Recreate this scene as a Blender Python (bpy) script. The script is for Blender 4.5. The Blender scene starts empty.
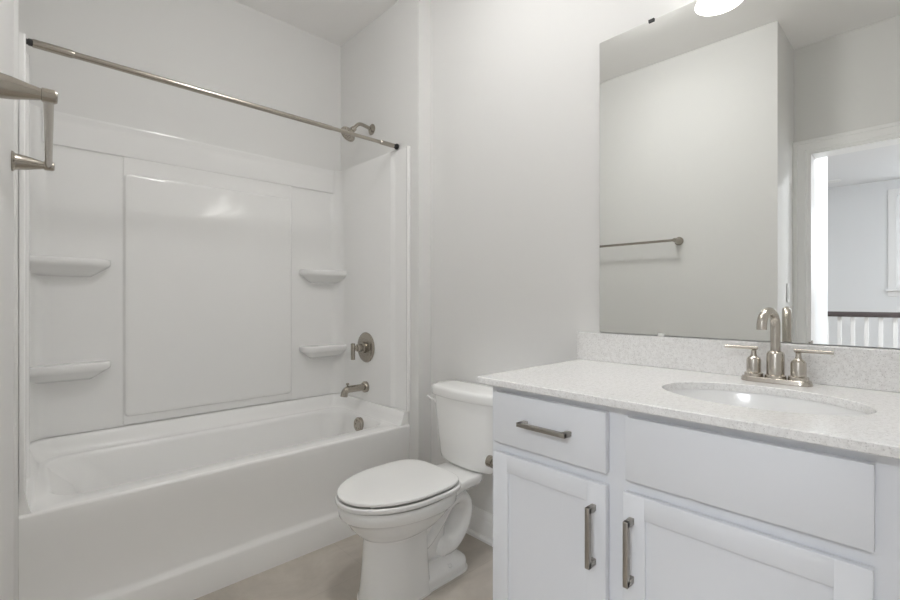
import bpy, bmesh, math
from math import pi, sin, cos, radians
from mathutils import Vector, Matrix

# ------------------------------------------------------------------ camera, world, lights, exposure
scn = bpy.context.scene
COL = scn.collection
cam_d = bpy.data.cameras.new('camera')
cam = bpy.data.objects.new('camera', cam_d)
COL.objects.link(cam)
cam.location = (0, 0, 1.15)
cam.rotation_euler = (radians(90), 0, radians(46.684 - 90))
cam_d.sensor_width = 36
cam_d.lens = 457.7 / 900 * 36
cam_d.clip_start = 0.02
scn.camera = cam

world = bpy.data.worlds.new('daylight')
scn.world = world
world.use_nodes = True
bg = world.node_tree.nodes['Background']
bg.inputs['Color'].default_value = (0.88, 0.93, 1.0, 1)
bg.inputs['Strength'].default_value = 5.0

scn.view_settings.view_transform = 'Standard'
scn.view_settings.look = 'None'
scn.view_settings.gamma = 1
scn.view_settings.use_curve_mapping = False
scn.view_settings.exposure = 0.04
scn.cycles.use_denoising = True
scn.cycles.max_bounces = 16
scn.cycles.diffuse_bounces = 10
scn.cycles.glossy_bounces = 8
scn.cycles.sample_clamp_indirect = 8

SHADE_GLOW = 2.3        # lit glass shades of the vanity fixture
BULB_GLOW = 22.0
CEIL_FILL = 51.0        # glow of the unseen bowl lamp added as bathroom fill
HALL_FILL = 72.0  # power of the fill light added in the hall


def area(name, loc, size, power, color, rot=(0, 0, 0)):
    l = bpy.data.lights.new(name, 'AREA')
    l.shape = 'DISK'
    l.size = size
    l.energy = power
    l.color = color
    o = bpy.data.objects.new(name, l)
    COL.objects.link(o)
    o.location = loc
    o.rotation_euler = rot
    return o


CEIL = 2.825
area('hall_fill_light', (-2.1, -0.35, CEIL - 0.03), 0.5, HALL_FILL, (0.92, 0.95, 1.0))  # unseen fill added under the hall ceiling, spills through the doorway

# ------------------------------------------------------------------ materials


def mat(name, color, rough=0.5, metal=0.0, bump=None, coat=0.0, spec=0.5, emit=None):
    m = bpy.data.materials.new(name)
    m.use_nodes = True
    nt = m.node_tree
    b = nt.nodes['Principled BSDF']
    b.inputs['Base Color'].default_value = (*color, 1)
    b.inputs['Roughness'].default_value = rough
    b.inputs['Metallic'].default_value = metal
    b.inputs['Coat Weight'].default_value = coat
    b.inputs['Coat Roughness'].default_value = 0.06
    b.inputs['Specular IOR Level'].default_value = spec
    if emit:
        b.inputs['Emission Color'].default_value = (*emit[0], 1)
        b.inputs['Emission Strength'].default_value = emit[1]
    if bump:
        scale, strength, dist, detail = bump
        tc = nt.nodes.new('ShaderNodeNewGeometry')
        n = nt.nodes.new('ShaderNodeTexNoise')
        n.inputs['Scale'].default_value = scale
        n.inputs['Detail'].default_value = detail
        bp = nt.nodes.new('ShaderNodeBump')
        bp.inputs['Strength'].default_value = strength
        bp.inputs['Distance'].default_value = dist
        nt.links.new(tc.outputs['Position'], n.inputs['Vector'])
        nt.links.new(n.outputs['Fac'], bp.inputs['Height'])
        nt.links.new(bp.outputs['Normal'], b.inputs['Normal'])
    return m


M = {}
M['wall'] = mat('wall_paint', (0.75, 0.747, 0.735), 0.6, bump=(180, 0.08, 0.002, 3), spec=0.3)
M['ceiling'] = mat('ceiling_paint', (0.88, 0.87, 0.86), 0.8, bump=(90, 0.1, 0.002, 3), spec=0.2)
M['trim'] = mat('trim_paint', (0.86, 0.86, 0.855), 0.32)
M['hall'] = mat('hall_paint', (0.80, 0.81, 0.82), 0.7)
M['acrylic'] = mat('white_acrylic', (0.855, 0.853, 0.845), 0.07, bump=(3.2, 0.3, 0.02, 1.5), spec=0.65)
M['tub'] = mat('tub_acrylic', (0.895, 0.893, 0.885), 0.22)
M['porcelain'] = mat('white_porcelain', (0.90, 0.90, 0.89), 0.06)
M['seat'] = mat('seat_plastic', (0.90, 0.90, 0.89), 0.16)
M['cabinet'] = mat('cabinet_paint', (0.745, 0.76, 0.79), 0.36)
M['nickel'] = mat('brushed_nickel', (0.43, 0.395, 0.345), 0.24, 1.0, bump=(400, 0.04, 0.001, 2))
M['faucet'] = mat('satin_nickel', (0.56, 0.52, 0.465), 0.24, 1.0)
M['pull'] = mat('dark_nickel', (0.40, 0.375, 0.34), 0.36, 1.0)
M['black'] = mat('dark_rubber', (0.03, 0.03, 0.03), 0.6)
M['chrome'] = mat('chrome', (0.75, 0.75, 0.75), 0.12, 1.0)
M['mirror'] = mat('mirror_silver', (0.915, 0.925, 0.905), 0.0, 1.0)
M['mirror_edge'] = mat('mirror_edge', (0.10, 0.11, 0.10), 0.3)
M['clip'] = mat('clear_clip', (0.75, 0.75, 0.73), 0.15)
M['rail'] = mat('dark_handrail', (0.07, 0.055, 0.055), 0.4)
M['shade'] = mat('lit_glass', (0.85, 0.85, 0.84), 0.2, emit=((1.0, 0.99, 0.965), SHADE_GLOW))
M['bulb'] = mat('lit_bulb', (0.9, 0.9, 0.9), 0.3, emit=((1.0, 0.985, 0.955), BULB_GLOW))
M['lens'] = mat('lamp_lens', (0.9, 0.9, 0.9), 0.4, emit=((1.0, 0.995, 0.985), CEIL_FILL))  # glowing bowl of the added bathroom fill lamp
M['caulk'] = mat('white_caulk', (0.80, 0.79, 0.77), 0.5)
M['plate'] = mat('switch_plastic', (0.80, 0.80, 0.79), 0.3)

# clear window glass
g = bpy.data.materials.new('window_glass')
g.use_nodes = True
gb = g.node_tree.nodes['Principled BSDF']
gb.inputs['Transmission Weight'].default_value = 1.0
gb.inputs['Roughness'].default_value = 0.0
gb.inputs['IOR'].default_value = 1.01
M['glass'] = g


def quartz():
    m = bpy.data.materials.new('speckled_quartz')
    m.use_nodes = True
    nt = m.node_tree
    b = nt.nodes['Principled BSDF']
    b.inputs['Roughness'].default_value = 0.16
    tc = nt.nodes.new('ShaderNodeNewGeometry')
    v = nt.nodes.new('ShaderNodeTexVoronoi')
    v.inputs['Scale'].default_value = 520
    r = nt.nodes.new('ShaderNodeValToRGB')
    r.color_ramp.interpolation = 'CONSTANT'
    e = r.color_ramp.elements
    e[0].position, e[0].color = 0.0, (0.64, 0.63, 0.62, 1)
    e[1].position, e[1].color = 0.05, (0.76, 0.755, 0.745, 1)
    for p, c in ((0.16, (0.815, 0.81, 0.80, 1)), (0.62, (0.835, 0.83, 0.82, 1)), (0.86, (0.805, 0.80, 0.79, 1))):
        k = e.new(p)
        k.color = c
    n = nt.nodes.new('ShaderNodeTexNoise')
    n.inputs['Scale'].default_value = 110
    n.inputs['Detail'].default_value = 4
    r2 = nt.nodes.new('ShaderNodeValToRGB')
    r2.color_ramp.elements[0].position, r2.color_ramp.elements[0].color = 0.36, (0.91, 0.905, 0.90, 1)
    r2.color_ramp.elements[1].position, r2.color_ramp.elements[1].color = 0.55, (1, 1, 1, 1)
    mx = nt.nodes.new('ShaderNodeMixRGB')
    mx.blend_type = 'MULTIPLY'
    mx.inputs[0].default_value = 1.0
    L = nt.links.new
    L(tc.outputs['Position'], v.inputs['Vector'])
    L(tc.outputs['Position'], n.inputs['Vector'])
    sep = nt.nodes.new('ShaderNodeSeparateColor')
    L(v.outputs['Color'], sep.inputs[0])
    L(sep.outputs[0], r.inputs['Fac'])
    L(n.outputs['Fac'], r2.inputs['Fac'])
    L(r.outputs['Color'], mx.inputs[1])
    L(r2.outputs['Color'], mx.inputs[2])
    L(mx.outputs['Color'], b.inputs['Base Color'])
    return m


M['quartz'] = quartz()


def tile():
    m = bpy.data.materials.new('taupe_tile')
    m.use_nodes = True
    nt = m.node_tree
    b = nt.nodes['Principled BSDF']
    b.inputs['Roughness'].default_value = 0.42
    L = nt.links.new
    geo = nt.nodes.new('ShaderNodeNewGeometry')
    mp = nt.nodes.new('ShaderNodeMapping')
    mp.inputs['Location'].default_value = (-0.78, -1.655, 0)
    L(geo.outputs['Position'], mp.inputs['Vector'])
    br = nt.nodes.new('ShaderNodeTexBrick')
    br.offset = 0.5
    br.inputs['Scale'].default_value = 1.0
    br.inputs['Brick Width'].default_value = 0.61
    br.inputs['Row Height'].default_value = 0.305
    br.inputs['Mortar Size'].default_value = 0.0022
    br.inputs['Mortar Smooth'].default_value = 0.2
    br.inputs['Bias'].default_value = 0.0
    br.inputs['Color1'].default_value = (0.94, 0.94, 0.94, 1)
    br.inputs['Color2'].default_value = (1.04, 1.04, 1.04, 1)
    br.inputs['Mortar'].default_value = (0.87, 0.87, 0.87, 1)
    L(mp.outputs['Vector'], br.inputs['Vector'])
    n1 = nt.nodes.new('ShaderNodeTexNoise')
    n1.inputs['Scale'].default_value = 3.2
    n1.inputs['Detail'].default_value = 8
    n1.inputs['Roughness'].default_value = 0.62
    n1.inputs['Distortion'].default_value = 0.6
    L(geo.outputs['Position'], n1.inputs['Vector'])
    r = nt.nodes.new('ShaderNodeValToRGB')
    e = r.color_ramp.elements
    e[0].position, e[0].color = 0.30, (0.42, 0.385, 0.34, 1)
    e[1].position, e[1].color = 0.70, (0.62, 0.575, 0.515, 1)
    k = e.new(0.5)
    k.color = (0.52, 0.475, 0.42, 1)
    L(n1.outputs['Fac'], r.inputs['Fac'])
    mx = nt.nodes.new('ShaderNodeMixRGB')
    mx.blend_type = 'MULTIPLY'
    mx.inputs[0].default_value = 1.0
    L(r.outputs['Color'], mx.inputs[1])
    L(br.outputs['Color'], mx.inputs[2])
    L(mx.outputs['Color'], b.inputs['Base Color'])
    return m


M['tile'] = tile()
M['hall_floor'] = mat('hall_floor', (0.42, 0.36, 0.30), 0.5, bump=(30, 0.1, 0.002, 3))

# ------------------------------------------------------------------ helpers


def wloc(o):
    v = Vector((0, 0, 0))
    while o:
        v += o.location
        o = o.parent
    return v


def link(name, bm, m, parent=None, smooth=35, origin=None):
    """one mesh object from a bmesh given in world coordinates"""
    bmesh.ops.recalc_face_normals(bm, faces=bm.faces[:])
    if parent:
        off = wloc(parent)
        loc = Vector((0, 0, 0))
    else:
        if origin is None:
            xs = [v.co.x for v in bm.verts]
            ys = [v.co.y for v in bm.verts]
            zs = [v.co.z for v in bm.verts]
            origin = ((min(xs) + max(xs)) / 2, (min(ys) + max(ys)) / 2, min(zs))
        off = Vector(origin)
        loc = off
    for v in bm.verts:
        v.co -= off
    me = bpy.data.meshes.new(name)
    bm.to_mesh(me)
    bm.free()
    if smooth:
        for p in me.polygons:
            p.use_smooth = True
        me.set_sharp_from_angle(angle=radians(smooth))
    for mm in (m if isinstance(m, (list, tuple)) else [m]):
        me.materials.append(mm)
    o = bpy.data.objects.new(name, me)
    COL.objects.link(o)
    o.location = loc
    if parent:
        o.parent = parent
    return o


def tag(o, label, cat, group=None):
    o['label'] = label
    o['category'] = cat
    if group:
        o['group'] = group
    return o


def thing(name, loc, label, cat, group=None):
    o = bpy.data.objects.new(name, None)
    o.empty_display_size = 0.05
    COL.objects.link(o)
    o.location = loc
    return tag(o, label, cat, group)


def struct(name, bm, m, smooth=0):
    o = link(name, bm, m, smooth=smooth)
    o['kind'] = 'structure'
    return o


def B():
    return bmesh.new()


def box(bm, x0, x1, y0, y1, z0, z1, bev=0.0, seg=2, mi=0):
    t = bmesh.new()
    bmesh.ops.create_cube(t, size=1.0)
    for v in t.verts:
        v.co = Vector(((x0 + x1) / 2 + v.co.x * (x1 - x0), (y0 + y1) / 2 + v.co.y * (y1 - y0), (z0 + z1) / 2 + v.co.z * (z1 - z0)))
    if bev:
        bmesh.ops.bevel(t, geom=t.edges[:], offset=bev, segments=seg, profile=0.5, affect='EDGES')
    merge(bm, t, mi)
    return bm


def merge(bm, t, mi=0):
    t.verts.index_update()
    vm = [bm.verts.new(v.co) for v in t.verts]
    for f in t.faces:
        try:
            nf = bm.faces.new([vm[v.index] for v in f.verts])
            nf.material_index = mi
        except ValueError:
            pass
    t.free()


def prism(bm, poly, lo, hi, axis='z', bev=0.0, seg=2, mi=0):
    """extrude a 2D polygon along an axis; poly in the other two axes (x,y)/(y,z)/(x,z)"""
    def P(a, b, c):
        return {'z': (a, b, c), 'x': (c, a, b), 'y': (a, c, b)}[axis]
    t = bmesh.new()
    lo_v = [t.verts.new(P(a, b, lo)) for a, b in poly]
    hi_v = [t.verts.new(P(a, b, hi)) for a, b in poly]
    n = len(poly)
    t.faces.new(lo_v)
    t.faces.new(list(reversed(hi_v)))
    for i in range(n):
        t.faces.new((lo_v[i], hi_v[i], hi_v[(i + 1) % n], lo_v[(i + 1) % n]))
    bmesh.ops.recalc_face_normals(t, faces=t.faces[:])
    if bev:
        bmesh.ops.bevel(t, geom=t.edges[:], offset=bev, segments=seg, profile=0.5, affect='EDGES')
    merge(bm, t, mi)
    return bm


def loft(bm, rings, cap0=True, cap1=True, closed=True, mi=0):
    vs = [[bm.verts.new(p) for p in r] for r in rings]
    n = len(rings[0])
    for a, b in zip(vs[:-1], vs[1:]):
        for i in range(n if closed else n - 1):
            j = (i + 1) % n
            f = bm.faces.new((a[i], a[j], b[j], b[i]))
            f.material_index = mi
    if cap0:
        bm.faces.new(list(reversed(vs[0]))).material_index = mi
    if cap1:
        bm.faces.new(vs[-1]).material_index = mi
    return bm


def frame_of(d):
    d = Vector(d).normalized()
    a = Vector((0, 0, 1)) if abs(d.z) < 0.9 else Vector((1, 0, 0))
    u = d.cross(a).normalized()
    v = d.cross(u).normalized()
    return d, u, v


def lathe(bm, base, d, prof, seg=32, mi=0, cap0=True, cap1=True):
    """prof: list of (t, r) along direction d from base"""
    d, u, v = frame_of(d)
    base = Vector(base)
    rings = []
    for t, r in prof:
        r = max(r, 1e-5)
        rings.append([base + d * t + (u * cos(2 * pi * i / seg) + v * sin(2 * pi * i / seg)) * r for i in range(seg)])
    return loft(bm, rings, cap0, cap1, mi=mi)


def tube(bm, pts, r, seg=20, cap=True, mi=0):
    pts = [Vector(p) for p in pts]
    rs = r if isinstance(r, (list, tuple)) else [r] * len(pts)
    t0 = (pts[1] - pts[0]).normalized()
    _, u, _ = frame_of(t0)
    rings = []
    for i, p in enumerate(pts):
        if i == 0:
            t = t0
        elif i == len(pts) - 1:
            t = (pts[-1] - pts[-2]).normalized()
        else:
            t = ((pts[i + 1] - p).normalized() + (p - pts[i - 1]).normalized()).normalized()
        u = (u - t * u.dot(t)).normalized()
        v = t.cross(u)
        rings.append([p + (u * cos(2 * pi * k / seg) + v * sin(2 * pi * k / seg)) * rs[i] for k in range(seg)])
    return loft(bm, rings, cap, cap, mi=mi)


def spline(pts, n=8):
    """Catmull-Rom through points of any dimension"""
    P = [pts[0]] + list(pts) + [pts[-1]]
    out = []
    for i in range(1, len(P) - 2):
        p0, p1, p2, p3 = P[i - 1], P[i], P[i + 1], P[i + 2]
        for k in range(n):
            t = k / n
            out.append(tuple(0.5 * ((2 * b) + (c - a) * t + (2 * a - 5 * b + 4 * c - d) * t * t + (3 * b - a - 3 * c + d) * t ** 3)
                             for a, b, c, d in zip(p0, p1, p2, p3)))
    out.append(tuple(pts[-1]))
    return out


def rrect(x0, x1, y0, y1, r, z, k=8, zf=None):
    out = []
    for cx, cy, a0 in ((x1 - r, y1 - r, 0), (x0 + r, y1 - r, 90), (x0 + r, y0 + r, 180), (x1 - r, y0 + r, 270)):
        for i in range(k + 1):
            a = radians(a0 + 90 * i / k)
            x, y = cx + r * cos(a), cy + r * sin(a)
            out.append((x, y, zf(x, y) if zf else z))
    return out


# ------------------------------------------------------------------ room shell
WX = 1.635      # vanity / toilet wall
EX = 1.548      # tub end wall (furred out)
BY = 2.692      # tub back wall
JY = 1.885      # where the furred wall ends

bm = B()
box(bm, -0.60, 1.80, -0.45, 2.80, -0.10, 0.0)
struct('floor', bm, M['tile'])
bm = B()
box(bm, -0.64, 1.80, -0.45, 2.80, CEIL, CEIL + 0.10)
struct('ceiling', bm, M['ceiling'])
bm = B()
box(bm, -0.15, 1.80, BY, BY + 0.11, 0, CEIL)
struct('wall_back', bm, M['wall'])
bm = B()
box(bm, EX, 1.80, JY, BY, 0, CEIL)
struct('wall_end', bm, M['wall'])
bm = B()
box(bm, WX, 1.80, -0.45, JY, 0, CEIL)
struct('wall_right', bm, M['wall'])
bm = B()
prism(bm, [(0.0, BY), (0.0, 1.955), (-0.011, 1.95), (-0.058, 0.65), (-0.52, 0.65), (-0.52, 0.77), (-0.16, 0.77), (-0.13, 1.95), (-0.13, BY)], 0, CEIL)
struct('wall_left', bm, M['wall'])
bm = B()
box(bm, -0.52, WX, -0.45, -0.35, 0, CEIL)
struct('wall_near', bm, M['wall'])
# wall with the doorway: opening y -0.22..0.555, z up to 2.11
DY0, DY1, DZ = -0.22, 0.565, 2.11
bm = B()
prism(bm, [(-0.45, 0), (DY0, 0), (DY0, DZ), (DY1, DZ), (DY1, 0), (0.77, 0), (0.77, CEIL), (-0.45, CEIL)], -0.64, -0.52, 'x')
struct('wall_door', bm, M['wall'])


def casing(bm, xf, s):
    """stepped casing around the opening on the wall face x = xf, growing towards s"""
    w = 0.088
    prof = [(0.0, 0.0), (0.0, 0.010), (0.004, 0.013), (0.020, 0.013), (0.024, 0.017), (w - 0.026, 0.018), (w - 0.020, 0.023), (w - 0.004, 0.024), (w, 0.020), (w, 0.0)]
    rings = []
    for y, z, sy, sz in ((DY0, 0, -1, 0), (DY0, DZ, -1, 1), (DY1, DZ, 1, 1), (DY1, 0, 1, 0)):
        rings.append([(xf + s * t, y + sy * o, z + sz * o) for o, t in prof])
    loft(bm, rings)


bm = B()
casing(bm, -0.52, 1)
# jamb lining
box(bm, -0.655, -0.5085, DY1 - 0.008, DY1 + 0.0005, 0, DZ)
box(bm, -0.655, -0.5085, DY0 - 0.0005, DY0 + 0.008, 0, DZ)
box(bm, -0.655, -0.5085, DY0 + 0.008, DY1 - 0.008, DZ - 0.008, DZ)
struct('trim_door', bm, M['trim'], 20)


def base_profile(t, h=0.135):
    return [(0, 0), (t + 0.012, 0), (t + 0.012, 0.012), (t + 0.006, 0.020), (t, 0.022), (t, h - 0.045), (t - 0.004, h - 0.038),
            (t - 0.003, h - 0.028), (t - 0.006, h - 0.012), (t - 0.010, h), (0, h)]


bm = B()
prism(bm, [(WX - a, z) for a, z in base_profile(0.016)], 0.975, JY, 'y')
struct('baseboard_right', bm, M['trim'], 30)
bm = B()
prism(bm, [(JY - a, z) for a, z in base_profile(0.016)], EX, WX, 'x')
struct('baseboard_end', bm, M['trim'], 30)
bm = B()
tl = base_profile(0.016)
for (x0, y0), (x1, y1) in (((-0.058, 0.66), (-0.014, 1.93)),):
    vs = []
    t = bmesh.new()
    lo = [t.verts.new((x0 + a, y0, z)) for a, z in tl]
    hi = [t.verts.new((x1 + a, y1, z)) for a, z in tl]
    t.faces.new(lo)
    t.faces.new(list(reversed(hi)))
    for i in range(len(tl)):
        j = (i + 1) % len(tl)
        t.faces.new((lo[i], hi[i], hi[j], lo[j]))
    merge(bm, t)
struct('baseboard_left', bm, M['trim'], 30)

# hall behind the doorway
HX = -5.6
bm = B()
box(bm, HX - 0.1, -0.60, -2.6, 3.2, -0.10, -0.001)
struct('floor_hall', bm, M['hall_floor'])
bm = B()
box(bm, HX - 0.1, -0.64, -2.6, 3.2, CEIL, CEIL + 0.1)
struct('ceiling_hall', bm, M['hall'])


def wall_with_hole(bm, axis, lo, hi, a0, a1, h0, h1, z0, z1):
    """wall slab across an axis, spanning a0..a1, with a rectangular hole h0..h1 x z0..z1"""
    for p, q, s, t in ((a0, h0, 0, CEIL), (h1, a1, 0, CEIL), (h0, h1, 0, z0), (h0, h1, z1, CEIL)):
        if axis == 'x':
            box(bm, lo, hi, p, q, s, t)
        else:
            box(bm, p, q, lo, hi, s, t)


bm = B()
wall_with_hole(bm, 'x', HX - 0.1, HX, -2.6, 3.2, -0.46, 0.365, 1.30, 2.60)
struct('wall_hall_far', bm, M['hall'])
bm = B()
wall_with_hole(bm, 'y', -2.7, -2.6, HX, -0.64, -4.4, -1.6, 0.5, 2.5)  # hole for the added daylight window
struct('wall_hall_near', bm, M['hall'])
bm = B()
box(bm, HX, -0.64, 3.2, 3.3, 0, CEIL)
struct('wall_hall_end', bm, M['hall'])
bm = B()
box(bm, -0.64, -0.58, 0.77, 3.2, 0, CEIL)
box(bm, -0.64, -0.58, -2.6, -0.45, 0, CEIL)
struct('wall_hall_bath', bm, M['hall'])


def window(name, axis, face, s, h0, h1, z0, z1):
    bm = B()
    w = 0.09
    def bx(a0, a1, c0, c1, d0, d1, bev=0.003):
        p, q = sorted((face + s * d0, face + s * d1))
        if axis == 'x':
            box(bm, p, q, a0, a1, c0, c1, bev, 1)
        else:
            box(bm, a0, a1, p, q, c0, c1, bev, 1)
    bx(h0 - w, h0, z0, z1 + w, 0, 0.02)
    bx(h1, h1 + w, z0, z1 + w, 0, 0.02)
    bx(h0, h1, z1, z1 + w, 0, 0.02)
    bx(h0 - w - 0.02, h1 + w + 0.02, z0 - 0.03, z0, -0.05, 0.05)
    bx(h0 - w, h1 + w, z0 - 0.10, z0 - 0.03, 0, 0.015)
    for a0, a1, c0, c1 in ((h0, h0 + 0.05, z0, z1), (h1 - 0.05, h1, z0, z1), (h0 + 0.05, h1 - 0.05, z0, z0 + 0.05), (h0 + 0.05, h1 - 0.05, z1 - 0.05, z1), (h0 + 0.05, h1 - 0.05, (z0 + z1) / 2 - 0.025, (z0 + z1) / 2 + 0.025)):
        bx(a0, a1, c0, c1, -0.07, -0.03)
    o = struct(name, bm, M['trim'])
    bm = B()
    p, q = sorted((face - s * 0.052, face - s * 0.048))
    if axis == 'x':
        box(bm, p, q, h0, h1, z0, z1)
    else:
        box(bm, h0, h1, p, q, z0, z1)
    link('window_pane', bm, M['glass'], o, 0)


window('window_1', 'x', HX, 1, -0.46, 0.365, 1.30, 2.60)
window('added_daylight_window', 'y', -2.6, 1, -4.4, -1.6, 0.5, 2.5)  # unseen window, added to let sky light into the hall

# wall return in the hall just past the doorway, and the strike plate on the jamb
bm = B()
box(bm, -1.40, -0.642, 0.585, 0.765, 0, CEIL)
struct('wall_hall_return', bm, M['hall'])
bm = B()
box(bm, -0.565, -0.515, DY1 - 0.0105, DY1 - 0.0072, 0.815, 0.885, 0.001, 1)
box(bm, -0.516, -0.492, DY1 - 0.0075, DY1 + 0.003, 0.825, 0.875, 0.002, 1)
link('strike_plate', bm, M['nickel'], bpy.data.objects['trim_door'], 30)

# ------------------------------------------------------------------ bathtub
TF = 1.962      # apron face
TX0, TX1 = 0.0005, EX - 0.001
tub = thing('bathtub', ((TX0 + TX1) / 2, 2.32, 0), 'white alcove bathtub with a plain apron, built in below the shower walls', 'bathtub')
RZ = 0.474
bm = B()
# outer shell: apron profile swept along the front, then rim and basin
prof = [(TF - 0.010, 0.0), (TF - 0.010, 0.112), (TF - 0.006, 0.122), (TF + 0.003, 0.132), (TF + 0.008, 0.145), (TF + 0.006, 0.25), (TF + 0.001, 0.40),
        (TF - 0.003, 0.435), (TF - 0.003, 0.463)]
for i in range(1, 7):
    a = pi - i * (pi / 2) / 6
    prof.append((TF + 0.008 + 0.011 * cos(a), 0.463 + 0.011 * sin(a)))
back_y = 2.672
poly = prof[:]
vA = [bm.verts.new((TX0, y, z)) for y, z in poly]
vB = [bm.verts.new((TX1, y, z)) for y, z in poly]
for i in range(len(poly) - 1):
    bm.faces.new((vA[i], vB[i], vB[i + 1], vA[i + 1]))
ytop = prof[-1][0]
# side skirts
for vs, x in ((vA, TX0), (vB, TX1)):
    b0 = bm.verts.new((x, back_y, 0))
    b1 = bm.verts.new((x, back_y, RZ))
    bm.faces.new(vs + [b1, b0])
K = 10
rings = [rrect(TX0, TX1, ytop, back_y, 0.002, RZ, K),
         rrect(0.074, 1.478, 2.047, 2.600, 0.115, RZ, K),
         rrect(0.081, 1.472, 2.054, 2.594, 0.112, RZ - 0.003, K),
         rrect(0.089, 1.466, 2.060, 2.588, 0.110, RZ - 0.011, K),
         rrect(0.098, 1.462, 2.064, 2.584, 0.110, RZ - 0.026, K),
         rrect(0.165, 1.452, 2.074, 2.574, 0.115, 0.38, K),
         rrect(0.230, 1.435, 2.095, 2.552, 0.125, 0.22, K),
         rrect(0.285, 1.420, 2.110, 2.538, 0.130, 0.135, K),
         rrect(0.320, 1.400, 2.130, 2.518, 0.135, 0.105, K),
         rrect(0.370, 1.350, 2.170, 2.478, 0.140, 0.095, K)]
loft(bm, rings, False, True)
link('tub_shell', bm, M['tub'], tub, 40)
# raised tiling ledge at the back and both ends
bm = B()
zl = 0.543
yb = 2.678


def ledge_ring(d, z, r):
    return rrect(TX0 + d[0], TX1 - d[0], 1.5, yb - d[1], r, z, 12)


def u_path(d, z, r, yf):
    """U-shaped path: right end front -> back -> left end front"""
    x0, x1, y1 = TX0 + d, TX1 - d, yb - d
    p = [(x1, yf, z)]
    for cx, a0 in ((x1 - r, 0), (x0 + r, 90)):
        for i in range(11):
            a = radians(a0 + 9 * i)
            p.append((cx + r * cos(a), y1 - r + r * sin(a), z))
    p.append((TX0 + d * 0.5, yf, z))
    return p


rows = [u_path(0.0, zl, 0.07, 1.970), u_path(0.026, zl, 0.07, 1.970), u_path(0.031, zl - 0.006, 0.07, 1.969), u_path(0.040, zl - 0.030, 0.075, 1.968),
        u_path(0.050, zl - 0.055, 0.08, 1.967), u_path(0.057, RZ + 0.004, 0.085, 1.967), u_path(0.066, RZ - 0.002, 0.09, 1.968)]
loft(bm, rows, False, False, closed=False)
for k in (0, -1):
    vs = [bm.verts.new(r[k]) for r in rows] + [bm.verts.new((rows[0][k][0], rows[0][k][1], RZ - 0.002))]
    bm.faces.new(vs)
link('tub_ledge', bm, M['tub'], tub, 50)
bm = B()
lathe(bm, (1.466, 2.318, 0.420), (-1, 0, 0.06), [(0, 0.034), (0.004, 0.041), (0.020, 0.042), (0.026, 0.038), (0.027, 0.030), (0.024, 0.022), (0.024, 0.0)], 36)
for i in range(6):
    a = 2 * pi * i / 6
    lathe(bm, (1.4415, 2.318 + 0.026 * cos(a), 0.421 + 0.026 * sin(a)), (-1, 0, 0.06), [(0, 0.006), (0.003, 0.005)], 10)
o = link('overflow_cover', bm, M['nickel'], tub)
o['label'] = 'round brushed nickel overflow cover'
bm = B()
lathe(bm, (1.22, 2.32, 0.094), (0, 0, 1), [(0, 0.035), (0.004, 0.033), (0.005, 0.022), (0.012, 0.02), (0.014, 0.0)], 28)
o = link('tub_drain', bm, M['nickel'], tub)

# ------------------------------------------------------------------ shower walls (surround)
sur = thing('shower_surround', (0.767, 2.68, zl), 'glossy white moulded shower wall panels standing on the tub ledge around three sides', 'shower surround')
ZT = 1.985
SXL, SXR, SY = 0.028, 1.527, 2.676


def arc(cx, cy, r, a0, a1, n=10):
    return [(cx + r * cos(radians(a0 + (a1 - a0) * i / n)), cy + r * sin(radians(a0 + (a1 - a0) * i / n))) for i in range(n + 1)]


R_C = 0.075
xm = 0.36
right = [(EX - 0.0015, 1.953), (EX - 0.012, 1.953), (EX - 0.017, 1.957), (EX - 0.018, 1.966), (EX - 0.014, 1.973), (EX - 0.006, 1.978), (EX - 0.004, 2.082),
         (EX - 0.007, 2.088), (SXR + 0.002, 2.108), (SXR, 2.116)]
right += arc(SXR - R_C, SY - R_C, R_C, 0, 90, 12)
right += [(0.785, SY)]
right += [(0.785, BY - 0.001), (EX - 0.0015, BY - 0.001)]
bm = B()
prism(bm, right, zl + 0.0028, ZT)
link('end_panel', bm, M['acrylic'], sur, 30)
left = [(0.0015, 1.958), (0.012, 1.958), (0.0165, 1.961), (0.0175, 1.968), (0.013, 1.975), (0.006, 1.980), (0.008, 2.080), (0.012, 2.088), (SXL - 0.003, 2.112), (SXL, 2.120)]
left += [(2 * 0.0 + SXL + R_C - (x - (SXR - R_C)), y) for x, y in arc(SXR - R_C, SY - R_C, R_C, 0, 90, 12)]
left += [(0.785, SY), (0.785, BY - 0.001), (0.0015, BY - 0.001)]
bm = B()
prism(bm, left, zl + 0.0028, ZT)
link('end_panel', bm, M['acrylic'], sur, 30)
# header band, centre column and raised centre panel
bm = B()
prism(bm, [(SY + 0.002, 1.838), (SY - 0.004, 1.836), (SY - 0.0085, 1.839), (SY - 0.0105, 1.844), (SY - 0.0105, 1.938), (SY - 0.013, 1.955), (SY - 0.018, 1.970), (SY - 0.019, 1.976), (SY - 0.018, 1.982), (SY + 0.002, 1.9845)], 0.075, 1.48, 'x')
link('header_band', bm, M['acrylic'], sur, 30)


def raised(bm, x0, x1, z0, z1, d, bev, y=SY, r=0.02):
    """bevelled raised panel standing proud of the back wall by d"""
    k = [(0, -0.004), (0, d * 0.15), (bev * 0.3, d * 0.75), (bev * 0.6, d * 0.96), (bev, d)]
    rings = []
    for inset, dep in k:
        ring = rrect(x0 + inset, x1 - inset, z0 + inset, z1 - inset, r, 0, 6)
        rings.append([(a, y - dep, b) for a, b, _ in ring])
    loft(bm, rings, True, True)


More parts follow.
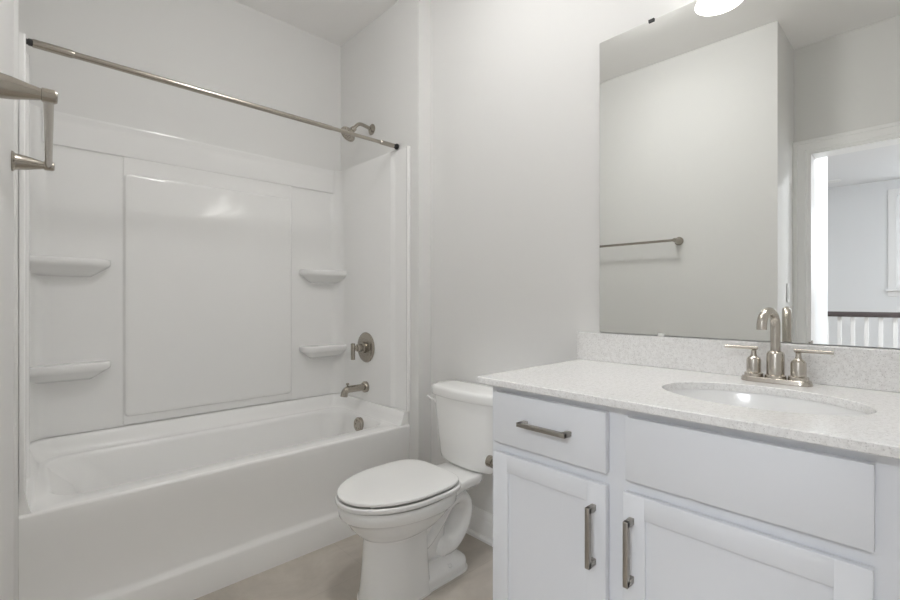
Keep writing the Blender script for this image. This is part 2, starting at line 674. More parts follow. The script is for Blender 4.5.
bm = B()
raised(bm, 0.364, 1.203, zl + 0.003, 1.846, 0.006, 0.010, SY, 0.011)
link('centre_column', bm, M['acrylic'], sur, 30)
bm = B()
raised(bm, 0.368, 1.199, 0.588, 1.760, 0.012, 0.018, SY - 0.006)
link('centre_panel', bm, M['acrylic'], sur, 25)


def shelf(x_wall, x_free, z):
    """moulded shelf: bullnose front, round free end, tapered underside"""
    bm = B()
    s = 1 if x_free > x_wall else -1
    L = abs(x_free - x_wall)
    D = 0.096
    nU = 24
    sect = [(1.0, 0.0), (1.0, -0.001)]
    rings = []
    # outline of the shelf in plan as function of scale k (front depth scale)
    def outline(k, dz):
        pts = [(0.0, 0.0)]
        d = D * k
        Lk = L - D * (1 - k) * 0.9
        pts.append((0.0, d))
        n = 14
        rr = min(0.075 * k, d)
        for i in range(n + 1):
            a = radians(90 - 90 * i / n)
            pts.append((Lk - rr + rr * cos(a), d - rr + rr * sin(a)))
        pts.append((Lk, 0.0))
        return [(x_wall + s * u, SY + 0.002 - w, z + dz) for u, w in pts]
    for k, dz in ((0.90, 0.0), (0.955, -0.001), (0.985, -0.005), (1.0, -0.012), (1.0, -0.020), (0.98, -0.028), (0.93, -0.034), (0.82, -0.040), (0.62, -0.052), (0.40, -0.066), (0.15, -0.080)):
        rings.append(outline(k, dz))
    if s < 0:
        rings = [list(reversed(r)) for r in rings]
    loft(bm, rings)
    return link('shelf', bm, M['acrylic'], sur, 50)


for z in (1.337, 0.866):
    shelf(SXL - 0.002, 0.316, z)
    shelf(SXR + 0.002, 1.252, z)

# ------------------------------------------------------------------ shower rod
ry, rz = 2.066, 2.007
rod = thing('shower_curtain_rod', (0.77, ry, rz), 'long brushed nickel tension shower curtain rod across the tub opening', 'shower rod')
bm = B()
lathe(bm, (0.035, ry, rz), (1, 0, 0), [(0, 0.0115), (1.10, 0.0115)], 24)
lathe(bm, (1.08, ry, rz), (1, 0, 0), [(0, 0.0095), (0.43, 0.0095)], 24)
lathe(bm, (0.034, ry, rz), (1, 0, 0), [(0, 0.0125), (0.001, 0.0138), (0.100, 0.0138), (0.108, 0.0115)], 24)
lathe(bm, (1.43, ry, rz), (1, 0, 0), [(0, 0.0095), (0.004, 0.0125), (0.085, 0.0125)], 24)
link('rod_tube', bm, M['nickel'], rod)
for x, d in ((0.0065, 1), (EX - 0.0055, -1)):
    bm = B()
    lathe(bm, (x, ry, rz), (d, 0, 0), [(0, 0.016), (0.008, 0.016), (0.010, 0.009), (0.016, 0.009), (0.018, 0.0115), (0.030, 0.0115)], 24)
    o = link('rubber_end', bm, M['black'], rod)
    o['label'] = 'dark rubber end cap'

# ------------------------------------------------------------------ shower head, valve, spout
sh = thing('shower_fixture', (EX, 2.325, 2.175), 'brushed nickel shower head on a bent arm, high on the tub end wall', 'shower head')
bm = B()
lathe(bm, (EX, 2.325, 2.175), (-1, 0, 0), [(0, 0.033), (0.004, 0.033), (0.008, 0.028), (0.016, 0.017), (0.019, 0.011)], 30)
link('flange', bm, M['nickel'], sh)
bm = B()
pa = spline([(EX - 0.005, 2.325, 2.175), (EX - 0.05, 2.325, 2.184), (EX - 0.085, 2.323, 2.185), (EX - 0.108, 2.322, 2.172), (EX - 0.128, 2.321, 2.148)], 8)
tube(bm, pa, 0.0105, 18)
link('shower_arm', bm, M['nickel'], sh)
bm = B()
hd = Vector((-0.66, 0.06, -0.72)).normalized()
hp = Vector(pa[-1])
lathe(bm, hp - hd * 0.006, hd, [(0, 0.012), (0.002, 0.016), (0.020, 0.017), (0.026, 0.015), (0.032, 0.022), (0.052, 0.043), (0.058, 0.047), (0.068, 0.048), (0.072, 0.045), (0.073, 0.038), (0.070, 0.036), (0.070, 0)], 36)
_, hu, hv = frame_of(hd)
fc = hp - hd * 0.006 + hd * 0.0705
for rr, n in ((0.010, 6), (0.022, 12)):
    for i in range(n):
        a = 2 * pi * i / n
        lathe(bm, fc + (hu * cos(a) + hv * sin(a)) * rr, hd, [(0, 0.002), (0.002, 0.0015)], 8)
link('spray_head', bm, M['nickel'], sh)

va = thing('shower_valve', (SXR, 2.356, 0.865), 'brushed nickel shower valve with round plate and lever handle on the end panel', 'shower valve')
bm = B()
lathe(bm, (SXR, 2.356, 0.865), (-1, 0, 0), [(-0.002, 0.090), (0.003, 0.091), (0.007, 0.088), (0.010, 0.080), (0.011, 0.056), (0.013, 0.054), (0.013, 0.030), (0.014, 0.028)], 48)
link('escutcheon', bm, M['nickel'], va)
bm = B()
lathe(bm, (SXR - 0.010, 2.356, 0.865), (-1, 0, 0), [(0, 0.034), (0.020, 0.034), (0.024, 0.030), (0.026, 0.023), (0.052, 0.023), (0.056, 0.020), (0.057, 0.015), (0.072, 0.015), (0.075, 0.012)], 32)
link('valve_hub', bm, M['nickel'], va)
bm = B()
lathe(bm, (SXR - 0.092, 2.356, 0.895), (0, 0, -1), [(0, 0.009), (0.002, 0.0125), (0.096, 0.0125), (0.098, 0.010)], 24)
link('valve_lever', bm, M['nickel'], va)

sp = thing('tub_spout', (SXR, 2.356, 0.627), 'brushed nickel tub spout with a diverter knob, just above the tub ledge', 'tub spout')
bm = B()
lathe(bm, (SXR + 0.001, 2.356, 0.627), (-1, 0, 0), [(0, 0.033), (0.016, 0.033), (0.022, 0.029), (0.024, 0.022)], 32)
link('flange', bm, M['nickel'], sp)
bm = B()
pa = [(SXR - 0.01, 2.356, 0.627), (SXR - 0.120, 2.356, 0.627)] + [(SXR - 0.120 - 0.030 * sin(a), 2.356, 0.597 + 0.030 * cos(a)) for a in [radians(10 * i) for i in range(1, 9)]] + [(SXR - 0.152, 2.356, 0.588)]
tube(bm, pa, 0.0205, 24)
link('spout_body', bm, M['nickel'], sp)
bm = B()
lathe(bm, (SXR - 0.128, 2.356, 0.640), (0, 0, 1), [(0, 0.005), (0.012, 0.005), (0.014, 0.009), (0.022, 0.009), (0.025, 0.006)], 18)
link('diverter_knob', bm, M['nickel'], sp)

# ------------------------------------------------------------------ towel bar on the left wall


def wall_x(y):
    return -0.011 - (1.95 - y) * 0.0362


tb = thing('towel_bar', (wall_x(1.47), 1.47, 1.55), 'brushed nickel towel bar with tapered posts on the left wall', 'towel bar')
wn = Vector((1, -0.036, 0)).normalized()
ends = []
for y in (1.205, 1.835):
    base = Vector((wall_x(y) + 0.0005, y, 1.553))
    bm = B()
    lathe(bm, base, wn, [(0, 0.029), (0.004, 0.029), (0.006, 0.026), (0.010, 0.0235), (0.030, 0.0205), (0.050, 0.0155), (0.068, 0.0115), (0.074, 0.011)], 36)
    link('post', bm, M['nickel'], tb)
    tip = base + wn * 0.081
    ends.append(tip)
    bm = B()
    lathe(bm, base + wn * 0.070, wn, [(0, 0.011), (0.001, 0.0135), (0.020, 0.0135), (0.024, 0.011), (0.025, 0.006)], 30)
    link('end_collar', bm, M['nickel'], tb)
bm = B()
tube(bm, [ends[0], ends[1]], 0.0085, 24)
link('bar', bm, M['nickel'], tb)

# ------------------------------------------------------------------ toilet
TC = 1.475
toi = thing('toilet', (1.22, TC, 0), 'white two-piece toilet with closed lid, between the tub and the vanity', 'toilet')


def egg(xf, xb, hw, z, nb=2.6, nf=2.0, split=0.56, n=48):
    """closed outline: elliptical front (towards -x), squarer back"""
    xc = xf + (xb - xf) * split
    out = []
    for i in range(n):
        a = 2 * pi * i / n
        c, s = cos(a), sin(a)
        e = nb if c > 0 else nf
        A = (xb - xc) if c > 0 else (xc - xf)
        x = xc + A * (abs(c) ** (2 / e)) * (1 if c > 0 else -1)
        y = TC + hw * (abs(s) ** (2 / e)) * (1 if s > 0 else -1)
        out.append((x, y, z))
    return out


bm = B()
rings = [egg(0.885, 1.30, 0.158, 0.374), egg(0.868, 1.33, 0.178, 0.377), egg(0.862, 1.335, 0.184, 0.386), egg(0.857, 1.34, 0.189, 0.382), egg(0.855, 1.34, 0.1905, 0.372), egg(0.859, 1.34, 0.188, 0.345),
         egg(0.866, 1.335, 0.182, 0.338), egg(0.877, 1.33, 0.172, 0.333), egg(0.888, 1.315, 0.164, 0.318), egg(0.903, 1.29, 0.151, 0.293), egg(0.925, 1.255, 0.133, 0.268), egg(0.947, 1.215, 0.112, 0.250),
         egg(0.956, 1.195, 0.100, 0.243, 4.5)]
rings += [egg(0.957, 1.193, 0.0995, 0.236, 6), egg(0.953, 1.194, 0.103, 0.15, 6), egg(0.946, 1.197, 0.111, 0.06, 6), egg(0.938, 1.200, 0.118, 0.012, 6), egg(0.938, 1.200, 0.118, 0.0, 6)]
loft(bm, rings)
# deck that carries the tank


def deck_ring(inset, z):
    half = [(1.20, 0.168), (1.26, 0.158), (1.32, 0.134), (1.37, 0.118), (1.42, 0.112), (1.47, 0.112), (1.492, 0.104), (1.50, 0.085)]
    p = [(x - (inset if x > 1.4 else 0), TC - (h - inset), z) for x, h in half] + [(x - (inset if x > 1.4 else 0), TC + (h - inset), z) for x, h in reversed(half)]
    return p


loft(bm, [deck_ring(0.05, 0.325), deck_ring(0.018, 0.336), deck_ring(0.004, 0.350), deck_ring(0, 0.362), deck_ring(0, 0.376), deck_ring(0.003, 0.383), deck_ring(0.008, 0.3855)])
# back shell between bowl and trap
loft(bm, [[(x, y, z) for x, y, z in egg(1.02, 1.33, 0.060, 0.03, 2.5)], egg(1.02, 1.34, 0.062, 0.18, 2.5), egg(1.0, 1.40, 0.075, 0.345, 2.5)])
# trapway
path = spline([(1.12, TC, 0.150), (1.20, TC, 0.165), (1.27, TC, 0.225), (1.33, TC, 0.288), (1.390, TC, 0.300), (1.432, TC, 0.262), (1.432, TC, 0.205), (1.400, TC, 0.150), (1.345, TC, 0.112), (1.285, TC, 0.112)], 7)
n = len(path)
rad = [0.050 + 0.010 * max(0.0, (i / (n - 1) - 0.7) / 0.3) + 0.006 * sin(pi * i / (n - 1)) for i in range(n)]
seg = 24
pts = [Vector(p) for p in path]
ringsT = []
for i, p in enumerate(pts):
    t = (pts[min(i + 1, n - 1)] - pts[max(i - 1, 0)]).normalized()
    v = Vector((0, 1, 0))
    u = v.cross(t).normalized()
    ringsT.append([p + u * cos(2 * pi * k / seg) * rad[i] * 0.82 + v * sin(2 * pi * k / seg) * rad[i] * 1.5 for k in range(seg)])
end_d = (pts[-1] - pts[-2]).normalized()
for q, sc in ((0.018, 0.85), (0.030, 0.5)):
    ringsT.append([pts[-1] + end_d * q + (w - pts[-1]) * sc for w in ringsT[n - 1]])
loft(bm, ringsT)
# foot


def foot(hs, z, xb):
    n = 12
    p = [(1.10, TC - hs - 0.004, z)]
    r = 0.07
    p += [(xb - r + r * sin(radians(90 * i / n)), TC - hs + r - r * cos(radians(90 * i / n)), z) for i in range(n + 1)]
    p += [(xb - r + r * cos(radians(90 * i / n)), TC + hs - r + r * sin(radians(90 * i / n)), z) for i in range(n + 1)]
    p += [(1.10, TC + hs + 0.004, z)]
    return p


loft(bm, [foot(0.108, 0.0, 1.425), foot(0.108, 0.030, 1.424), foot(0.106, 0.040, 1.422), foot(0.098, 0.047, 1.414), foot(0.080, 0.066, 1.39), foot(0.072, 0.090, 1.36)])
link('bowl', bm, M['porcelain'], toi, 55)
bm = B()
loft(bm, [egg(0.933, 1.205, 0.122, 0.0, 6), egg(0.933, 1.205, 0.122, 0.003, 6), egg(0.939, 1.20, 0.117, 0.006, 6)])
loft(bm, [foot(0.112, 0.0, 1.429), foot(0.112, 0.003, 1.429), foot(0.107, 0.006, 1.423)])
link('caulk_line', bm, M['caulk'], toi, 40)
for s in (-1, 1):
    bm = B()
    lathe(bm, (1.30, TC + s * 0.090, 0.044), (0, s * 0.25, 1), [(0, 0.013), (0.008, 0.012), (0.012, 0.007), (0.013, 0)], 20)
    link('bolt_cap', bm, M['seat'], toi)

# seat ring and lid


def slab_egg(name, m, z0, z1, xf, xb, hw, dome=0.0, rnd=0.006, hole=False):
    bm = B()
    rings = []
    E = (4.0, 2.0)
    rings.append(egg(xf + 0.03, xb - 0.03, hw - 0.03, z0 + 0.006, *E))
    rings.append(egg(xf + 0.009, xb - 0.009, hw - 0.009, z0 + 0.006, *E))
    rings.append(egg(xf + 0.008, xb - 0.008, hw - 0.008, z0, *E))
    rings.append(egg(xf + rnd * .4, xb - rnd * .4, hw - rnd * .4, z0, *E))
    rings.append(egg(xf, xb, hw, z0 + rnd * .4, *E))
    rings.append(egg(xf, xb, hw, z1 - rnd, *E))
    for i in range(1, 5):
        a = radians(90 * i / 4)
        ins = rnd * 1.4 * (1 - cos(a))
        rings.append(egg(xf + ins, xb - ins, hw - ins, z1 - rnd + rnd * sin(a), *E))
    base_in = rnd * 1.4
    if dome:
        for f, dz in ((0.02, 0.35), (0.05, 0.65), (0.10, 0.9), (0.15, 1.0)):
            rings.append(egg(xf + base_in + f, xb - base_in - f, hw - base_in - f, z1 + dome * dz, *E))
    else:
        rings.append(egg(xf + base_in + 0.012, xb - base_in - 0.012, hw - base_in - 0.012, z1 - 0.008, *E))
    loft(bm, rings)
    return link(name, bm, m, toi, 50)


slab_egg('seat_ring', M['seat'], 0.3930, 0.4115, 0.846, 1.332, 0.192, rnd=0.005)
slab_egg('seat_lid', M['seat'], 0.4178, 0.4308, 0.852, 1.325, 0.187, dome=0.003, rnd=0.005)
for s in (-1, 1):
    bm = B()
    box(bm, 1.300, 1.335, TC + s * 0.075 - 0.022, TC + s * 0.075 + 0.022, 0.385, 0.415, 0.007, 3)
    link('seat_hinge', bm, M['seat'], toi, 50)
for dx, dy in ((0.93, 0.09), (0.93, -0.09), (1.22, 0.14), (1.22, -0.14)):
    bm = B()
    box(bm, dx - 0.012, dx + 0.012, TC + dy - 0.006, TC + dy + 0.006, 0.384, 0.418)
    link('seat_bumper', bm, M['seat'], toi, 0)


def tank_ring(xf, xb, hw, z, bow=0.030, r=0.035):
    """plan outline with bowed front (towards -x)"""
    out = []
    n = 16
    for i in range(n + 1):          # front from +y to -y
        s = 1 - 2 * i / n
        y = hw * s
        edge = max(0.0, (abs(s) - 0.80) / 0.20)
        x = xf + bow * s * s + r * (1 - math.sqrt(max(0.0, 1 - edge * edge))) if edge < 1 else xf + bow + r
        out.append((x, TC + y, z))
    for s in (-1, 1):
        ys = TC + s * hw
        rr = 0.02
        pts = [(xb - rr, ys, z), (xb - rr * 0.3, ys - s * rr * 0.3, z), (xb, ys - s * rr, z)]
        out += pts if s < 0 else list(reversed(pts))
    return out


bm = B()
loft(bm, [tank_ring(1.480, 1.585, 0.135, 0.386), tank_ring(1.462, 1.600, 0.160, 0.390), tank_ring(1.452, 1.606, 0.174, 0.402), tank_ring(1.448, 1.609, 0.180, 0.425),
          tank_ring(1.442, 1.610, 0.190, 0.52), tank_ring(1.435, 1.610, 0.202, 0.64), tank_ring(1.432, 1.610, 0.206, 0.698)])
link('tank', bm, M['porcelain'], toi, 55)
bm = B()
loft(bm, [tank_ring(1.436, 1.606, 0.202, 0.6985), tank_ring(1.424, 1.614, 0.214, 0.7005), tank_ring(1.421, 1.616, 0.217, 0.706), tank_ring(1.421, 1.616, 0.217, 0.733), tank_ring(1.423, 1.615, 0.215, 0.740),
          tank_ring(1.428, 1.611, 0.210, 0.745), tank_ring(1.440, 1.602, 0.198, 0.748), tank_ring(1.48, 1.57, 0.16, 0.750)])
link('tank_lid', bm, M['porcelain'], toi, 55)
bm = B()
fd = Vector((-0.55, 0.55, 0)).normalized()
fb = Vector((1.472, TC + 0.175, 0.668))
lathe(bm, fb, fd, [(-0.012, 0.0165), (0.010, 0.0165), (0.014, 0.0145), (0.016, 0.008)], 24)
tube(bm, [fb + fd * 0.012, fb + fd * 0.016 + Vector((0.006, 0.03, 0.003)), fb + fd * 0.014 + Vector((0.02, 0.07, 0.006))], [0.0055, 0.005, 0.0055], 14)
o = link('flush_handle', bm, M['seat'], toi)

# ------------------------------------------------------------------ vanity
XF = 1.057      # face frame front
XD = 1.0365     # door faces
VY0, VY1 = 0.012, 0.930
van = thing('vanity_cabinet', ((XF + WX) / 2, 0.47, 0), 'white painted vanity cabinet with a drawer and two shaker doors', 'cabinet')
bm = B()
box(bm, XF + 0.020, WX - 0.002, VY1 - 0.018, VY1, 0.0, 0.8955, 0.001, 1)
box(bm, XF + 0.020, WX - 0.002, VY0, VY0 + 0.018, 0.0, 0.8955, 0.001, 1)
box(bm, XF + 0.020, WX - 0.002, VY0 + 0.018, VY1 - 0.018, 0.10, 0.118)
box(bm, WX - 0.014, WX - 0.002, VY0 + 0.018, VY1 - 0.018, 0.118, 0.8955)
link('carcass', bm, M['cabinet'], van, 0)
bm = B()
ys = [(VY0, VY0 + 0.075), (VY0 + 0.075, 0.488), (0.488, 0.560), (0.560, VY1 - 0.040), (VY1 - 0.040, VY1)]
for k, (y0, y1) in enumerate(ys):
    if k % 2 == 0:
        box(bm, XF, XF + 0.0198, y0, y1, 0.10, 0.8955)
    else:
        for z0, z1 in ((0.855, 0.8955), (0.690, 0.735), (0.10, 0.145)):
            box(bm, XF + 0.0001, XF + 0.0197, y0, y1, z0, z1)
link('face_frame', bm, M['cabinet'], van, 0)
bm = B()
box(bm, 1.130, 1.148, VY0 + 0.018, VY1 - 0.018, 0.0, 0.10)
link('toe_kick', bm, M['cabinet'], van, 0)


def pull(parent, y0, y1, z0, z1):
    """square bar pull on two feet, on a face at x = XD"""
    bm = B()
    t = 0.012
    x0 = XD - 0.034
    if z1 - z0 < 0.03:      # horizontal
        zc = (z0 + z1) / 2
        box(bm, x0, x0 + t, y0, y1, zc - t / 2, zc + t / 2, 0.0012, 2)
        for y in (y0, y1 - t * 1.25):
            box(bm, x0 + 0.001, XD + 0.0005, y, y + t * 1.25, zc - t / 2, zc + t / 2, 0.0012, 2)
    else:
        yc = (y0 + y1) / 2
        box(bm, x0, x0 + t, yc - t / 2, yc + t / 2, z0, z1, 0.0012, 2)
        for z in (z0, z1 - t * 1.25):
            box(bm, x0 + 0.001, XD + 0.0005, yc - t / 2, yc + t / 2, z, z + t * 1.25, 0.0012, 2)
    o = link('handle', bm, M['pull'], parent, 30)
    o['label'] = 'dark nickel bar pull'
    return o


def flat_front(name, y0, y1, z0, z1):
    bm = B()
    box(bm, XD, XF - 0.001, y0, y1, z0, z1, 0.0018, 2)
    return link(name, bm, M['cabinet'], van, 40)


def shaker(y0, y1, z0, z1, w=0.052, dep=0.008):
    bm = B()
    box(bm, XD, XF - 0.001, y0, y0 + w, z0, z1, 0.0025, 2)
    box(bm, XD, XF - 0.001, y1 - w, y1, z0, z1, 0.0025, 2)
    box(bm, XD + 0.00005, XF - 0.001, y0 + w - 0.003, y1 - w + 0.003, z0, z0 + w, 0.0025, 2)
    box(bm, XD + 0.00005, XF - 0.001, y0 + w - 0.003, y1 - w + 0.003, z1 - w, z1, 0.0025, 2)
    box(bm, XD + dep, XF - 0.002, y0 + w - 0.006, y1 - w + 0.006, z0 + w - 0.006, z1 - w + 0.006)
    return link('door', bm, M['cabinet'], van, 40)


d = flat_front('drawer', 0.549, 0.908, 0.728, 0.876)
pull(d, 0.643, 0.797, 0.799, 0.811)
d = flat_front('false_drawer_front', 0.070, 0.500, 0.728, 0.875)
d = shaker(0.549, 0.908, 0.135, 0.698)
pull(d, 0.575, 0.585, 0.497, 0.645)
d = shaker(0.071, 0.506, 0.135, 0.698)
pull(d, 0.479, 0.489, 0.495, 0.645)

# countertop with an oval cut-out
CZ = 0.9165
SC = (1.309, 0.300)
SA, SB = 0.156, 0.2145      # half sizes in x and y
CX0, CX1, CY0, CY1 = 1.020, WX - 0.001, 0.0, 0.962


def rect_ring(x0, x1, y0, y1, z, angs):
    out = []
    for a in angs:
        c, s = cos(a), sin(a)
        k = 1e9
        if c > 1e-9: k = min(k, (x1 - SC[0]) / c)
        if c < -1e-9: k = min(k, (x0 - SC[0]) / c)
        if s > 1e-9: k = min(k, (y1 - SC[1]) / s)
        if s < -1e-9: k = min(k, (y0 - SC[1]) / s)
        out.append((SC[0] + c * k, SC[1] + s * k, z))
    return out


angs = [2 * pi * i / 96 for i in range(96)]
for x in (CX0, CX1):
    for y in (CY0, CY1):
        angs.append(math.atan2(y - SC[1], x - SC[0]) % (2 * pi))
angs = sorted(set(angs))


def ell(kx, ky, z, angs=angs):
    out = []
    for a in angs:
        c, s = cos(a), sin(a)
        r = 1 / math.sqrt((c / kx) ** 2 + (s / ky) ** 2)
        out.append((SC[0] + c * r, SC[1] + s * r, z))
    return out


bm = B()
e = 0.002
T = 0.0205
ringsC = [ell(SA + e, SB + e, CZ), rect_ring(CX0 + e, CX1 - e, CY0 + e, CY1 - e, CZ, angs), rect_ring(CX0, CX1, CY0, CY1, CZ - e, angs), rect_ring(CX0, CX1, CY0, CY1, CZ - T + e, angs),
          rect_ring(CX0 + e, CX1 - e, CY0 + e, CY1 - e, CZ - T, angs), ell(SA, SB, CZ - T), ell(SA, SB, CZ - e), ell(SA + e, SB + e, CZ)]
loft(bm, ringsC, False, False)
bmesh.ops.remove_doubles(bm, verts=bm.verts[:], dist=1e-6)
ct = link('countertop', bm, M['quartz'], smooth=30)
tag(ct, 'speckled white quartz countertop with an oval sink cut-out on the vanity', 'countertop')
bm = B()
box(bm, WX - 0.0215, WX - 0.0015, CY0 + 0.001, 0.980, CZ + 0.0003, 1.0235, 0.0012, 1)
bs = link('backsplash', bm, M['quartz'], smooth=30)
tag(bs, 'low speckled quartz backsplash strip between countertop and mirror', 'backsplash')

sk = thing('sink', (SC[0], SC[1], 0.745), 'white oval undermount sink basin set into the countertop', 'sink')
bm = B()
rr = [ell(SA + 0.018, SB + 0.018, CZ - T - 0.0005), ell(SA + 0.002, SB + 0.002, CZ - T - 0.0005), ell(SA - 0.001, SB - 0.001, CZ - T - 0.006), ell(SA - 0.008, SB - 0.010, CZ - 0.065), ell(SA - 0.022, SB - 0.030, CZ - 0.105),
      ell(SA - 0.045, SB - 0.062, CZ - 0.135), ell(SA - 0.080, SB - 0.110, CZ - 0.150), ell(0.022, 0.022, CZ - 0.155)]
loft(bm, rr, False, True)
out = [ell(SA + 0.018, SB + 0.018, CZ - T - 0.0005), ell(SA + 0.018, SB + 0.018, CZ - T - 0.012), ell(SA + 0.006, SB + 0.004, CZ - 0.07), ell(SA - 0.03, SB - 0.045, CZ - 0.15), ell(0.04, 0.05, CZ - 0.168)]
loft(bm, out, False, True)
link('basin', bm, mat('basin_porcelain', (0.77, 0.77, 0.765), 0.16), sk, 50)
bm = B()
lathe(bm, (SC[0], SC[1], CZ - 0.1545), (0, 0, 1), [(0, 0.021), (0.002, 0.020), (0.003, 0.014), (0.008, 0.013), (0.009, 0.0)], 24)
link('sink_drain', bm, M['faucet'], sk)

# ------------------------------------------------------------------ faucet
FX, FY = 1.556, 0.310
fa = thing('sink_faucet', (FX, FY, CZ), 'satin nickel two-handle faucet with arched spout behind the sink', 'faucet')
bm = B()


def oblong(hx, hy, z, n=12):
    p = []
    for s, a0 in ((1, 0), (-1, 180)):
        for i in range(n + 1):
            a = radians(a0 + 180 * i / n)
            p.append((FX + hx * cos(a), FY + s * (hy - hx) + hx * sin(a), z))
    return p


loft(bm, [oblong(0.027, 0.084, CZ + 0.0003), oblong(0.027, 0.084, CZ + 0.005), oblong(0.0262, 0.0832, CZ + 0.0065), oblong(0.0256, 0.082, CZ + 0.0125), oblong(0.0240, 0.080, CZ + 0.0140)])
link('base_plate', bm, M['faucet'], fa, 35)
bm = B()
z0 = CZ + 0.0135
lathe(bm, (FX, FY, z0), (0, 0, 1), [(0, 0.0255), (0.008, 0.0255), (0.010, 0.0215), (0.067, 0.0215), (0.073, 0.0185), (0.077, 0.0125)], 32)
link('spout_collar', bm, M['faucet'], fa)
bm = B()
zt, ra = 1.118, 0.0412
sdir = Vector((-0.983, 0.182, 0))
top = Vector((FX, FY, zt - ra))
pa = [Vector((FX, FY, z0 + 0.07)), top - Vector((0, 0, 0.02))]
pa += [top + sdir * (ra - ra * cos(radians(10 * i))) + Vector((0, 0, ra * sin(radians(10 * i)))) for i in range(0, 19)]
pa += [top + sdir * (2 * ra) - Vector((0, 0, 0.008))]
tube(bm, pa, 0.0122, 24)
link('spout', bm, M['faucet'], fa)
for s in (1, -1):
    y = FY + s * 0.0525
    bm = B()
    lathe(bm, (FX, y, z0), (0, 0, 1), [(0, 0.0235), (0.009, 0.0235), (0.0105, 0.021), (0.012, 0.0180), (0.047, 0.0180), (0.052, 0.016), (0.058, 0.0085), (0.066, 0.0065), (0.074, 0.0065), (0.077, 0.009)], 28)
    h = link('handle', bm, M['faucet'], fa)
    bm = B()
    lathe(bm, (FX, y - s * 0.010, z0 + 0.081), (-0.10 * 0, s, 0.0), [(0, 0.004), (0.001, 0.0050), (0.084, 0.0050), (0.085, 0.004)], 18)
    link('lever', bm, M['faucet'], h)

# ------------------------------------------------------------------ mirror
MY0, MY1, MZ0, MZ1 = -0.03, 0.887, 1.027, 2.138
mi = thing('wall_mirror', (WX, (MY0 + MY1) / 2, MZ0), 'large frameless rectangular wall mirror above the vanity', 'mirror')
bm = B()
xg = WX - 0.0075
box(bm, xg, WX - 0.0015, MY0, MY1, MZ0, MZ1, mi=1)
for f in bm.faces:
    if all(abs(v.co.x - xg) < 1e-6 for v in f.verts):
        f.material_index = 0
link('mirror_glass', bm, [M['mirror'], M['mirror_edge']], mi, 0)
for y, z, s, mm in ((0.688, MZ1, 1, 'black'), (0.655, MZ0, -1, 'clip'), (0.02, MZ1, 1, 'black'), (0.02, MZ0, -1, 'clip')):
    bm = B()
    z0, z1 = sorted((z - s * 0.007, z + s * 0.0035))
    box(bm, xg - 0.004, xg - 0.0004, y - 0.010, y + 0.010, z0, z1, 0.001, 1)
    if s > 0:
        box(bm, xg - 0.004, WX - 0.001, y - 0.010, y + 0.010, z + 0.0005, z + 0.0035)
    link('mirror_clip', bm, M[mm], mi, 0)

# ------------------------------------------------------------------ vanity light above the mirror
vl = thing('vanity_light', (WX, 0.31, 2.25), 'nickel wall fixture with lit white glass bell shades above the mirror', 'wall light')
bm = B()
box(bm, WX - 0.022, WX - 0.0005, 0.23, 0.39, 2.30, 2.40, 0.006, 3)
link('wall_plate', bm, M['faucet'], vl, 40)
bm = B()
tube(bm, [(WX - 0.05, 0.06, 2.355), (WX - 0.05, 0.56, 2.355)], 0.010, 16)
tube(bm, [(WX - 0.02, 0.31, 2.355), (WX - 0.05, 0.31, 2.355)], 0.012, 16)
link('cross_bar', bm, M['faucet'], vl)
SX = WX - 0.125
for y in (0.11, 0.31, 0.507):
    bm = B()
    tube(bm, spline([(WX - 0.05, y, 2.355), (WX - 0.09, y, 2.365), (SX, y, 2.355), (SX, y, 2.325)], 6), 0.007, 14)
    lathe(bm, (SX, y, 2.335), (0, 0, -1), [(0, 0.012), (0.006, 0.026), (0.030, 0.026), (0.032, 0.02)], 24)
    arm = link('lamp_arm', bm, M['faucet'], vl)
    bm = B()
    lathe(bm, (SX, y, 2.308), (0, 0, -1), [(0.0, 0.028), (0.010, 0.034), (0.035, 0.045), (0.070, 0.053), (0.105, 0.061), (0.130, 0.070), (0.140, 0.075), (0.141, 0.0735), (0.130, 0.067), (0.105, 0.058), (0.070, 0.050), (0.035, 0.042), (0.010, 0.031), (0.003, 0.026)], 40, cap0=False, cap1=False)
    link('lamp_shade', bm, M['shade'], vl, 60)
    bm = B()
    lathe(bm, (SX, y, 2.305), (0, 0, -1), [(0, 0.013), (0.03, 0.014), (0.05, 0.024), (0.070, 0.030), (0.088, 0.027), (0.100, 0.015), (0.103, 0.0)], 24)
    link('light_bulb', bm, M['bulb'], vl, 60)

# ------------------------------------------------------------------ toilet paper holder on the vanity side
px_, pz_ = 1.118, 0.625
ph = thing('toilet_paper_holder', (px_, VY1, pz_), 'small brushed nickel toilet paper holder on the side of the vanity', 'paper holder')
for x in (px_, px_ + 0.15):
    bm = B()
    lathe(bm, (x, VY1 + 0.0005, pz_), (0, 1, 0), [(0, 0.025), (0.004, 0.025), (0.008, 0.021), (0.025, 0.018), (0.042, 0.014), (0.046, 0.0145), (0.048, 0.0185), (0.070, 0.0185), (0.073, 0.015), (0.074, 0.010)], 28)
    link('post', bm, M['nickel'], ph)
bm = B()
tube(bm, [(px_ + 0.010, VY1 + 0.059, pz_), (px_ + 0.14, VY1 + 0.059, pz_)], 0.008, 16)
link('roller', bm, M['nickel'], ph)

# ------------------------------------------------------------------ switch by the door
sw = thing('light_switch', (-0.33, 0.65, 1.20), 'white light switch plate on the wall return beside the doorway, seen in the mirror', 'light switch')
bm = B()
box(bm, -0.37, -0.295, 0.643, 0.6495, 1.135, 1.255, 0.002, 2)
link('switch_plate', bm, M['plate'], sw, 40)
bm = B()
box(bm, -0.349, -0.316, 0.6405, 0.6432, 1.162, 1.228, 0.001, 1)
link('rocker', bm, M['plate'], sw, 40)

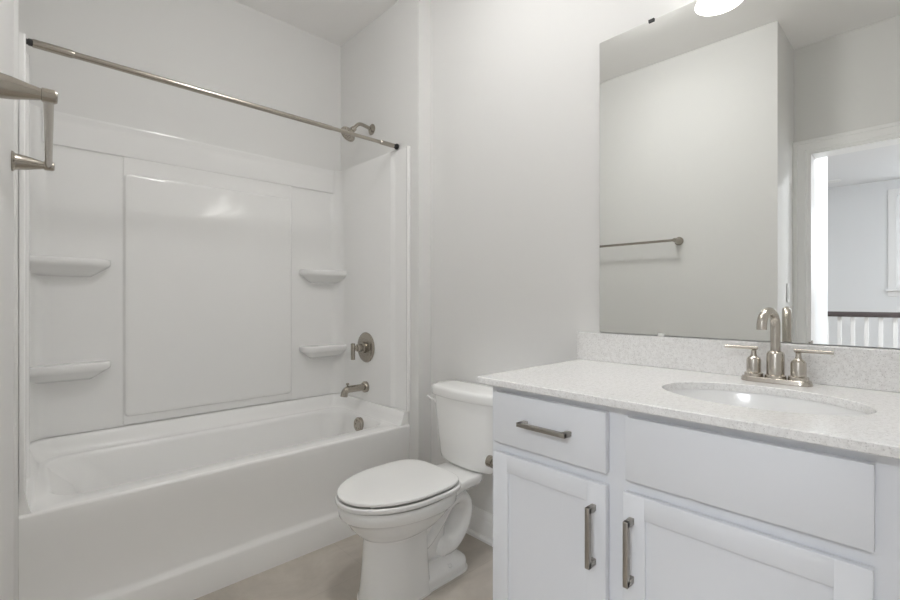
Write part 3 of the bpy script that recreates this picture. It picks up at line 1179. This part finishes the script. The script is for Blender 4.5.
# ------------------------------------------------------------------ added bathroom fill lamp, hall downlight
LX, LY = 0.84, 1.12
cl = thing('ceiling_fill_light', (LX, LY, CEIL - 0.1), 'added round white fill lamp on the bathroom ceiling, out of view', 'ceiling light')  # invented lamp, added for even fill light
bm = B()
lathe(bm, (LX, LY, CEIL), (0, 0, -1), [(0, 0.10), (0.02, 0.10), (0.024, 0.095)], 40)
link('fill_lamp_base', bm, M['trim'], cl)
bm = B()
lathe(bm, (LX, LY, CEIL - 0.0245), (0, 0, -1), [(0, 0.08), (0.004, 0.12), (0.015, 0.13), (0.035, 0.127), (0.055, 0.11), (0.070, 0.075), (0.077, 0.03), (0.078, 0.0)], 40)
link('fill_lamp_bowl', bm, M['lens'], cl, 60)
hl = thing('hall_downlight', (-5.10, 0.99, CEIL), 'small recessed downlight in the hall ceiling, seen through the door in the mirror', 'ceiling light')
bm = B()
lathe(bm, (-5.10, 0.99, CEIL), (0, 0, -1), [(0, 0.09), (0.006, 0.088), (0.007, 0.065)], 30)
link('trim_ring', bm, M['trim'], hl)
bm = B()
lathe(bm, (-5.10, 0.99, CEIL - 0.004), (0, 0, -1), [(0, 0.062), (0.002, 0.060)], 30)
link('lamp_lens', bm, mat('downlight_lens', (0.9, 0.9, 0.9), 0.4, emit=((0.95, 0.98, 1.0), 12.0)), hl)

# ------------------------------------------------------------------ stair guard rail in the hall
GX = -2.70
gr = thing('stair_railing', (GX, 0.5, 0), 'white baluster railing with dark handrail in the hall, seen in the mirror', 'railing')
bm = B()
prism(bm, [(GX - 0.03, 0.985), (GX + 0.03, 0.985), (GX + 0.033, 1.01), (GX + 0.022, 1.035), (GX - 0.022, 1.035), (GX - 0.033, 1.01)], -0.75, 1.70, 'y')
o = link('handrail', bm, M['rail'], gr, 40)
o['label'] = 'dark stained handrail'
bm = B()
box(bm, GX - 0.02, GX + 0.02, -0.75, 1.70, 0.06, 0.10, 0.003, 1)
link('bottom_rail', bm, M['trim'], gr, 0)
for y in (-0.79, 1.74):
    bm = B()
    box(bm, GX - 0.045, GX + 0.045, y - 0.045, y + 0.045, 0, 1.10, 0.004, 1)
    box(bm, GX - 0.055, GX + 0.055, y - 0.055, y + 0.055, 1.10, 1.13, 0.004, 1)
    link('newel_post', bm, M['trim'], gr, 0)
bm = B()
box(bm, GX - 0.016, GX + 0.016, -0.66, -0.628, 0.0995, 0.9855, 0.002, 1)
b0 = link('baluster', bm, M['trim'], gr, 0)
for i in range(1, 23):
    b = b0.copy()
    COL.objects.link(b)
    b.parent = gr
    b.location = b0.location + Vector((0, 0.1 * i, 0))
